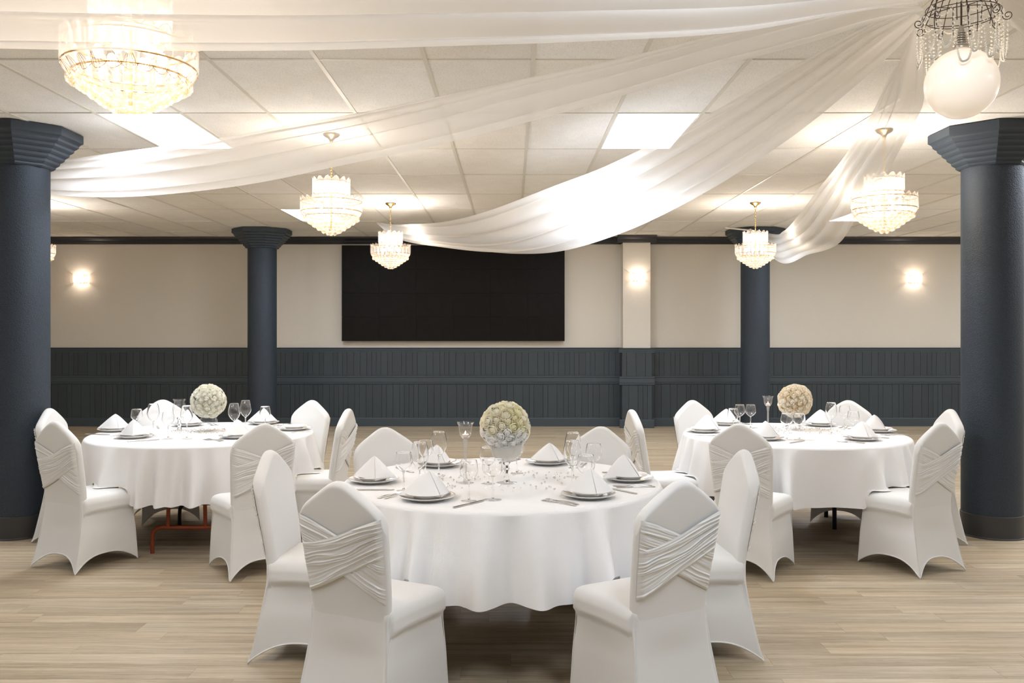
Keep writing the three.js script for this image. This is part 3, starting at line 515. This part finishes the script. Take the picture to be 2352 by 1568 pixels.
// napkin folded into a standing pyramid: two broad faces from a ridge, hollow behind, with a turned layer in front
function napkinGeo(sd) {
  const h = 0.108, parts = [];
  const sheet = (A, B, bulge, thick, n = 12) => {                   // triangular face apex-A-B bulging outwards
    const apex = V(0, h, 0.0);
    const f = (o) => grid(n, n, (u, v) => { const b = A.clone().lerp(B, u), p = apex.clone().lerp(b, v), nrm = B.clone().sub(A).cross(apex.clone().sub(A)).normalize(); p.addScaledVector(nrm, bulge * Math.sin(Math.PI * u) * Math.sin(Math.PI * Math.min(1, v * 0.75)) + o); p.y -= 0.009 * Math.pow(1 - v, 6); return [p.x, Math.max(p.y, 0.0005), p.z, u * 0.5, v * 0.4]; });
    parts.push(f(0), f(-thick));
  };
  const Lf = V(-0.118, 0, -0.02), Fr = V(0.03 + sd * 0.01, 0, 0.078), R = V(0.1, 0, -0.03), Bk = V(-0.01, 0, -0.075);
  sheet(Lf, Fr, 0.012, 0.003); sheet(Fr.clone().add(V(0.004, 0, 0.001)), R, 0.016, 0.003); sheet(R, Bk, 0.008, 0.003); sheet(Bk, Lf, 0.008, 0.003);
  sheet(Fr.clone().add(V(0.004, 0, -0.006)), R.clone().add(V(-0.02, 0, 0.03)), -0.012, 0.002);
  return merge(parts);
}
const napkins = [napkinGeo(0), napkinGeo(1), napkinGeo(-1)];
const extr = (s, d, b = 0.0006) => new THREE.ExtrudeGeometry(s, { depth: d, bevelEnabled: true, bevelThickness: b, bevelSize: b, bevelSegments: 1, curveSegments: 8 });
function forkGeo() {                                                // along +y: handle at 0, tines at 0.195, then laid flat
  const s = new THREE.Shape(); const P = [[-0.0062, 0], [0.0062, 0], [0.0068, 0.012], [0.0045, 0.06], [0.003, 0.1], [0.0035, 0.122], [0.0105, 0.14], [0.0118, 0.152]];
  s.moveTo(...P[0]); P.slice(1).forEach((p) => s.lineTo(...p));
  for (let k = 3; k >= 0; k--) { const x = -0.0118 + k * 0.00665; s.lineTo(x + 0.0034, 0.196); s.lineTo(x + 0.0017, 0.199); s.lineTo(x, 0.196); if (k) { s.lineTo(x, 0.154); s.lineTo(x - 0.00325, 0.154); } }
  s.lineTo(-0.0118, 0.152); P.slice(1, -1).reverse().forEach(([x, y]) => s.lineTo(-x, y));
  const g = extr(s, 0.0014, 0.0003); return bendFlat(g, (y) => 0.004 * Math.sin(Math.PI * clamp(y / 0.12, 0, 1)) + 0.006 * Math.sin(Math.PI * clamp((y - 0.11) / 0.09, 0, 1)) * -0.4 + 0.001);
}
function knifeGeo() {
  const s = new THREE.Shape(); const P = [[-0.0068, 0.003], [-0.003, 0], [0.003, 0], [0.0068, 0.003], [0.0075, 0.05], [0.006, 0.098], [0.0085, 0.106], [0.0102, 0.15], [0.0085, 0.19], [0.002, 0.214], [-0.0045, 0.216], [-0.0052, 0.106], [-0.006, 0.098], [-0.0075, 0.05]];
  s.moveTo(...P[0]); P.slice(1).forEach((p) => s.lineTo(...p));
  return bendFlat(extr(s, 0.0022, 0.001), () => 0.001);
}
function bendFlat(g, f) { const p = g.attributes.position; for (let i = 0; i < p.count; i++) { const x = p.getX(i), y = p.getY(i), z = p.getZ(i); p.setXYZ(i, x, z + f(y), -(y - 0.1)); } g.computeVertexNormals(); return g; }
const fork = forkGeo(), knife = knifeGeo();
function setting(T, where, px, py, o = {}) {
  const p = onPlane(px, py, TT + 0.012); p.y = TT;
  const Z = -p.z; let fx = T.x - p.x, fZ = T.Z - Z; const n = Math.hypot(fx, fZ); fx /= n; fZ /= n;
  const lx = -fZ, lZ = fx, turn = Math.atan2(-fx, fZ);               // local -z faces the table's centre
  const place = (name, geo, mat, dx, df, dy, label, cat, group, spin = 0) => { const m = part(numbered(name), geo, mat, scene); m.position.set(p.x + lx * dx + fx * df, TT + dy, -(Z + lZ * dx + fZ * df)); m.rotation.y = turn + spin; return tag(m, label, cat, group); };
  place('dinner_plate', bigPlate, china, 0, 0, 0, `large white plate at the ${where}, lower of the pair`, 'plate', 'white dinner plates');
  place('side_plate', smallPlate, china, 0, 0, 0.013, `smaller white plate stacked on top at the ${where}`, 'plate', 'smaller white plates');
  if (!o.bare) { const m = place('napkin', napkins[o.v ?? 0], napkinMat, 0, 0, 0.0225, `white napkin folded into a pyramid at the ${where}`, 'napkin', 'folded white napkins'); m.rotation.y = o.spin ?? 0; const q = o.apex ? (o.apex - px) * Z / F : 0; m.position.x += q; m.scale.setScalar(1.14 * (o.size ?? 1)); }
  else place('napkin', merge([rbox(0.13, 0.006, 0.1, 0.0028, 0, 0.003, 0), rbox(0.12, 0.005, 0.09, 0.0024, 0.002, 0.0086, 0.002)]), napkinMat, 0, 0, 0.0215, `white napkin lying folded flat at the ${where}`, 'napkin', 'folded white napkins', 0.3);
  const f1 = 0.178, f2 = 0.212;
  if (!o.noFork) { place('fork', fork, steel, f1, 0, 0, `steel fork nearer the plate at the ${where}`, 'fork', 'steel forks', 0.05); place('fork', fork, steel, f2, -0.012, 0, `steel fork farther from the plate at the ${where}`, 'fork', 'steel forks', 0.1); }
  if (!o.noKnife) place('knife', knife, steel, -0.235, 0, 0, `steel knife beside the plate at the ${where}`, 'knife', 'steel knives', -0.08);
}
setting(T1, 'near left place on the front table', 981, 1140, { apex: 984, spin: 0.35, v: 0 });
setting(T1, 'left place on the front table', 858, 1101, { apex: 860, spin: -0.3, v: 1 });
setting(T1, 'far left place on the front table', 1008, 1065, { apex: 1002, spin: 0.5, v: 2, size: 0.9 });
setting(T1, 'far right place on the front table', 1258, 1060, { apex: 1262, spin: 0.15, v: 1, size: 0.9 });
setting(T1, 'right place on the front table', 1443, 1097, { apex: 1432, spin: 0.75, v: 2 });
setting(T1, 'near right place on the front table', 1353, 1135, { apex: 1356, spin: -0.15, v: 0 });
setting(T2, 'left end of the left table', 265, 986, { spin: 0.3 });
setting(T2, 'near left place on the left table', 307, 1001, { spin: -0.2, v: 1 });
setting(T2, 'far left place on the left table', 432, 974, { spin: 0.4, v: 2 });
setting(T2, 'near right place on the left table', 545, 1001, { spin: 1.2, v: 1, noFork: false });
setting(T2, 'far right place on the left table', 605, 970, { spin: 0.2, v: 0 });
setting(T2, 'right end of the left table', 676, 983, { bare: true });
setting(T3, 'left end of the right table', 1616, 988, { apex: 1624, spin: 0.4, v: 1 });
setting(T3, 'far left place on the right table', 1668, 972, { spin: -0.3, v: 2 });
setting(T3, 'near left place on the right table', 1758, 1005, { spin: 0.9, v: 0 });
setting(T3, 'far right place on the right table', 1884, 974, { spin: 0.1, v: 1 });
setting(T3, 'near right place on the right table', 1980, 1006, { spin: -0.25, v: 0 });
setting(T3, 'right end of the right table', 2018, 988, { apex: 2008, spin: 0.6, v: 2 });

// ------------------------------------------------------------------ stemware
function stemware(h, r, rim, bowl) {                                // bowl, solid stem, foot
  const yb = h - bowl, b = []; for (let k = 0; k <= 18; k++) { const t = k / 18, y = yb + bowl * t; const q = t < 0.48 ? r * Math.pow(Math.sin(Math.PI / 2 * t / 0.48), 0.72) : lerp(r, rim, Math.pow((t - 0.48) / 0.52, 1.7)); b.push([Math.max(q, 0.0045), y]); }
  return { bowl: lathe([[0.0005, yb], ...b, [rim - 0.001, h + 0.0006], ...b.slice(1).reverse().map(([x, y]) => [Math.max(0.0005, x - 0.0014), y + 0.0002])], 40), rimRing: new THREE.TorusGeometry(rim, 0.0009, 6, 40).rotateX(Math.PI / 2).translate(0, h, 0), stem: lathe([[0.0002, 0.006], [0.007, 0.007], [0.0042, 0.02], [0.0036, yb * 0.6], [0.0045, yb - 0.004], [0.006, yb + 0.002], [0.0002, yb + 0.003]], 16), foot: lathe([[0.0002, 0.0002], [r * 0.82, 0.0002], [r * 0.83, 0.0014], [r * 0.4, 0.0036], [0.007, 0.007], [0.0002, 0.0072]], 36) };
}
const wine = stemware(0.242, 0.0445, 0.032, 0.135), goblet = stemware(0.19, 0.0435, 0.036, 0.098), saucer = stemware(0.188, 0.05, 0.049, 0.082);
const kinds = { wine: [wine, 'tall clear wine glass'], goblet: [goblet, 'short round clear goblet'], saucer: [saucer, 'wide-mouthed clear goblet'] };
const order = ['first', 'second', 'third', 'fourth', 'fifth', 'sixth', 'seventh', 'eighth', 'ninth', 'tenth', 'eleventh', 'twelfth'];
const protoGlass = {};
function glasses(table, list) {
  list.sort((a, b) => a[1] - b[1]).forEach(([kind, px, rim], i) => {
    const [s, d] = kinds[kind], h = kind === 'wine' ? 0.242 : kind === 'goblet' ? 0.19 : 0.188, p = onPlane(px, rim, TT + h); p.y = TT;
    const label = `${d}, ${order[i]} glass from the left on the ${table} table`, group = `glasses on the ${table} table`;
    let t = protoGlass[kind];
    if (!t) { t = protoGlass[kind] = thing(kind === 'wine' ? 'wine_glass' : 'goblet', label, 'glass', p, 0, group); part('bowl', s.bowl, solidGlass, t); part('stem', s.stem, solidGlass, t); part('foot', s.foot, glass, t); }
    else { t = copy(t, label, group); t.position.copy(p); }
  });
}
glasses('front', [['goblet', 927, 1038], ['wine', 964, 1014], ['goblet', 977, 1010], ['wine', 1008, 990], ['goblet', 1077, 1056], ['saucer', 1132, 1055], ['wine', 1316, 992], ['wine', 1314, 1011], ['goblet', 1364, 1019], ['goblet', 1346, 1044], ['goblet', 1187, 1008], ['goblet', 1121, 1026]]);
glasses('left', [['goblet', 314, 939], ['wine', 352, 927], ['goblet', 386, 947], ['wine', 429, 931], ['wine', 538, 926], ['wine', 564, 919], ['goblet', 609, 933]]);
glasses('right', [['goblet', 1684, 938], ['goblet', 1699, 929], ['goblet', 1724, 929], ['goblet', 1807, 949], ['goblet', 1836, 949], ['wine', 1909, 924], ['goblet', 1940, 932], ['goblet', 1960, 944]]);

// ------------------------------------------------------------------ candle holders
function candleHolder(label, px, baseDepthZ, h) {
  const x = (px - CX) * baseDepthZ / F, t = thing('candle_holder', label, 'candle holder', [x, TT, -baseDepthZ]), c = h - 0.085;
  part('cup', lathe([[0.001, c], [0.016, c + 0.002], [0.03, c + 0.02], [0.034, c + 0.045], [0.037, c + 0.07], [0.045, h], [0.0435, h], [0.0352, c + 0.07], [0.032, c + 0.045], [0.028, c + 0.021], [0.015, c + 0.0045], [0.001, c + 0.004]], 32), glass, t);
  part('stem', lathe([[0.0002, 0.006], [0.014, 0.008], [0.0075, 0.03], [0.0065, c * 0.8], [0.011, c * 0.84], [0.0085, c * 0.88], [0.013, c - 0.012], [0.01, c], [0.0002, c + 0.001]], 20), phys(0xf2f1ee, 0.05, { transmission: 0.75, thickness: 0 }), t);
  part('foot', lathe([[0.0002, 0.0003], [0.042, 0.0003], [0.043, 0.002], [0.014, 0.008], [0.0002, 0.009]], 36), glass, t);
  const k = thing('tealight', label.replace(/^.*candle holder/, 'small lit tealight inside the candle holder'), 'candle', [x, TT + c + 0.0062, -baseDepthZ], 0, 'tealights');
  part('wax', lathe([[0, 0], [0.017, 0], [0.0175, 0.016], [0.016, 0.0165], [0, 0.015]], 24), std(0xe9d3cf, 0.5), k);
  const fl = part('flame', lathe([[0.0001, 0.017], [0.003, 0.02], [0.0035, 0.024], [0.002, 0.03], [0.0001, 0.035]], 10), std(0xffffff, 0.5, { emissive: 0xffc58a, emissiveIntensity: 8 }), k);
  const l = new THREE.PointLight(0xffc58a, 0.006); l.position.set(0, 0.025, 0); l.shadow.radius = 0.2; k.add(l);
}
candleHolder('tall clear candle holder left of the roses on the front table', 1069, 4.56, 0.315);
candleHolder('tall clear candle holder left of the roses on the right table', 1764, 7.12, 0.262);
{
  const p = onPlane(412, 988, TT), t = thing('hurricane_vase', 'footed clear cut glass hurricane left of the roses on the left table', 'candle holder', p);
  part('bowl', lathe([[0.001, 0.1], [0.02, 0.102], [0.044, 0.13], [0.053, 0.165], [0.047, 0.205], [0.038, 0.225], [0.05, 0.247], [0.0485, 0.247], [0.0365, 0.225], [0.0455, 0.205], [0.0515, 0.165], [0.0425, 0.131], [0.019, 0.1045], [0.001, 0.1035]], 36), glass, t);
  part('stem', lathe([[0.0002, 0.006], [0.02, 0.008], [0.012, 0.03], [0.016, 0.05], [0.012, 0.075], [0.02, 0.1], [0.0002, 0.101]], 10), solidGlass, t);
  part('foot', lathe([[0.0002, 0.0003], [0.05, 0.0003], [0.051, 0.003], [0.02, 0.008], [0.0002, 0.0085]], 36), glass, t);
}

// ------------------------------------------------------------------ centrepieces: balls of roses on glass vases
function roseGeo(sd) {                                               // nested petal shells round a bud
  const list = [new THREE.SphereGeometry(0.0095, 8, 6).scale(1, 1.15, 1).translate(0, 0.003, 0)];
  [[3, 0.0145, 14], [4, 0.0202, 40], [5, 0.0258, 62]].forEach(([n, R, rim], l) => { for (let k = 0; k < n; k++) {
    const a0 = k / n * 2 * Math.PI + l * 1.1 + sd, span = 2 * Math.PI / n * 1.3, j = 0.93 + 0.14 * hash(l * 7 + k, Math.round(sd * 10));
    list.push(grid(6, 4, (u, v) => { const b = u * 2 - 1, a = a0 + b * span / 2, top = rim + 22 * Math.pow(Math.abs(b), 2.5), ph = lerp(112, top, v) * Math.PI / 180, rr0 = R * j * (1 + 0.1 * v * v * v + 0.06 * b), y = rr0 * Math.cos(ph) * 0.95 - l * 0.0012; return [rr0 * Math.sin(ph) * Math.cos(a) + 0.0015 * v * v * Math.cos(a), y, rr0 * Math.sin(ph) * Math.sin(a) + 0.0015 * v * v * Math.sin(a)]; }));
  } });
  return merge(list);
}
const roses = [0, 1.3, 2.9].map(roseGeo), leafMat = std(0x6b7446, 0.7), coreMat = std(0xece6d2, 0.9);
const leafGeo = grid(4, 6, (u, v) => { const a = u * 2 - 1, w = 0.009 * Math.sin(Math.PI * Math.min(1, v * 0.97 + 0.03)); return [a * w, 0.003 * a * a + 0.006 * Math.sin(v * 2), v * 0.034]; });
function roseBall(label, c, R, mats, n = 92) {
  const t = thing('rose_ball', label, 'flowers', c);
  part('core', new THREE.IcosahedronGeometry(R - 0.03, 3), coreMat, t);
  const up = V(0, 1, 0);
  for (let k = 0; k < n; k++) {
    const y = 1 - (k + 0.5) / n * 2, a = k * 2.39996 + rr(-0.12, 0.12), s = Math.sqrt(1 - y * y), d = V(Math.cos(a) * s, y + rr(-0.05, 0.05), Math.sin(a) * s).normalize();
    const m = part('rose', roses[k % 3], mats(d, rnd()), t); m.position.copy(d).multiplyScalar(R - 0.02 + rr(-0.004, 0.004)); m.quaternion.setFromUnitVectors(up, d); m.rotateY(rr(0, 6)); m.scale.setScalar(rr(0.95, 1.2));
    if (k % 7 === 0) { const q = part('leaf', leafGeo, leafMat, t), e = V(d.x + rr(-0.25, 0.25), d.y + rr(-0.25, 0.25), d.z + rr(-0.25, 0.25)).normalize(); q.position.copy(e).multiplyScalar(R - 0.022); q.quaternion.setFromUnitVectors(V(0, 1, 0), e); q.rotateY(rr(0, 6)); q.rotateX(-0.3); }
  }
}
const petalMat = (c) => phys(c, 0.9, { specularIntensity: 0.3, transmission: 0.42, thickness: 0 });
const cream = [petalMat(0xfdf9e3), petalMat(0xfdf9e9), petalMat(0xfbf7da)], whiteR = [petalMat(0xfdfcf9), petalMat(0xfaf9f5)], ivory = [petalMat(0xfbf9ef), petalMat(0xf8f6e8), petalMat(0xfaf8ec)], peach = [petalMat(0xfbf1de), petalMat(0xf8ead0), petalMat(0xfbf4e4)];
const pick = (l, r) => l[Math.floor(r * l.length)];
{
  const z = 4.56, b = at(1160, 978, z);
  roseBall('ball of pale yellow and white roses on the front table', b, 0.134, (d, r) => d.y + (r - 0.5) * 0.3 > -0.12 ? pick(cream, r) : pick(whiteR, r));
  const t = thing('footed_vase', 'cut crystal footed bowl under the yellow and white roses', 'vase', [b.x + 0.008, TT, -z]), h = 0.205;
  const rib = (g, n, amp, y0, y1) => { const p = g.attributes.position; for (let i = 0; i < p.count; i++) { const x = p.getX(i), zz = p.getZ(i), y = p.getY(i), r = Math.hypot(x, zz), a = Math.atan2(zz, x); if (r > 0.03 && y > y0 && y < y1) { const s = 1 + amp * (Math.abs(Math.sin(a * n / 2 + (y - y0) * 90)) + Math.abs(Math.sin(a * n / 2 - (y - y0) * 90)) - 1); p.setX(i, x * s); p.setZ(i, zz * s); } } g.computeVertexNormals(); return g; };
  part('bowl', rib(lathe([[0.001, 0.108], [0.02, 0.11], [0.045, 0.12], [0.068, 0.138], [0.078, 0.155], [0.083, 0.175], [0.086, h], [0.082, h], [0.079, 0.176], [0.074, 0.157], [0.064, 0.142], [0.043, 0.125], [0.019, 0.1155], [0.001, 0.115]], 120), 20, 0.03, 0.115, h - 0.004), phys(0xf6f5f2, 0.12, { transmission: 0.72, thickness: 0 }), t);
  part('stem', lathe([[0.0002, 0.006], [0.018, 0.009], [0.009, 0.03], [0.0085, 0.055], [0.016, 0.075], [0.01, 0.09], [0.02, 0.108], [0.0002, 0.109]], 12), solidGlass, t);
  part('foot', lathe([[0.0002, 0.0003], [0.054, 0.0003], [0.055, 0.003], [0.02, 0.008], [0.0002, 0.009]], 40), glass, t);
}
for (const [label, vlabel, px, ballY, Z, mats] of [['ball of ivory white roses on the left table', 'clear fishbowl vase under the ivory roses', 479, 921, 6.93, ivory], ['ball of cream peach roses on the right table', 'clear fishbowl vase under the cream peach roses', 1826, 920, 7.0, peach]]) {
  const b = at(px, ballY, Z); roseBall(label, b, 0.139, (d, r) => pick(mats, r));
  const t = thing('fishbowl_vase', vlabel, 'vase', [b.x, TT, -Z]);
  const pts = []; for (let k = 0; k <= 20; k++) { const a = lerp(-1.1, 1.05, k / 20); pts.push([0.07 * Math.cos(a), 0.0635 + 0.07 * Math.sin(a)]); }
  part('bowl', lathe([[0.001, 0.0012], ...pts, [0.04, 0.133], [0.042, 0.137]], 40), glass, t);
}

// ------------------------------------------------------------------ clear table crystals scattered round the vases
const crystal = new THREE.OctahedronGeometry(0.006, 0);
for (const [T, label, n, cx, cZ, R] of [[T1, 'clear acrylic crystals scattered on the front table', 120, -0.02, 4.62, 0.42], [T2, 'clear acrylic crystals scattered on the left table', 110, -2.36, 6.9, 0.3], [T3, 'clear acrylic crystals scattered on the right table', 110, 2.26, 6.95, 0.32]]) {
  const m = new THREE.InstancedMesh(crystal, strandMat, n); m.name = numbered('table_crystals'); const d = new THREE.Object3D();
  for (let k = 0; k < n; k++) { const a = rr(0, 6.283), r = R * (0.2 + 0.8 * Math.sqrt(rnd())), cl = Math.floor(rnd() * 3); d.position.set(cx + Math.cos(a) * r, TT + 0.005 + (cl === 2 ? 0.006 : 0), -cZ + Math.sin(a) * r * 0.8); d.rotation.set(rr(0, 3), rr(0, 3), rr(0, 3)); d.scale.setScalar(rr(0.7, 1.3)); d.updateMatrix(); m.setMatrixAt(k, d.matrix); }
  scene.add(tag(m, label, 'crystals', null, 'stuff'));
}

scene.traverse((o) => { if (o.isMesh) { o.castShadow = true; o.receiveShadow = true; } if (o.isPointLight) o.castShadow = true; });
renderer.render(scene, camera);
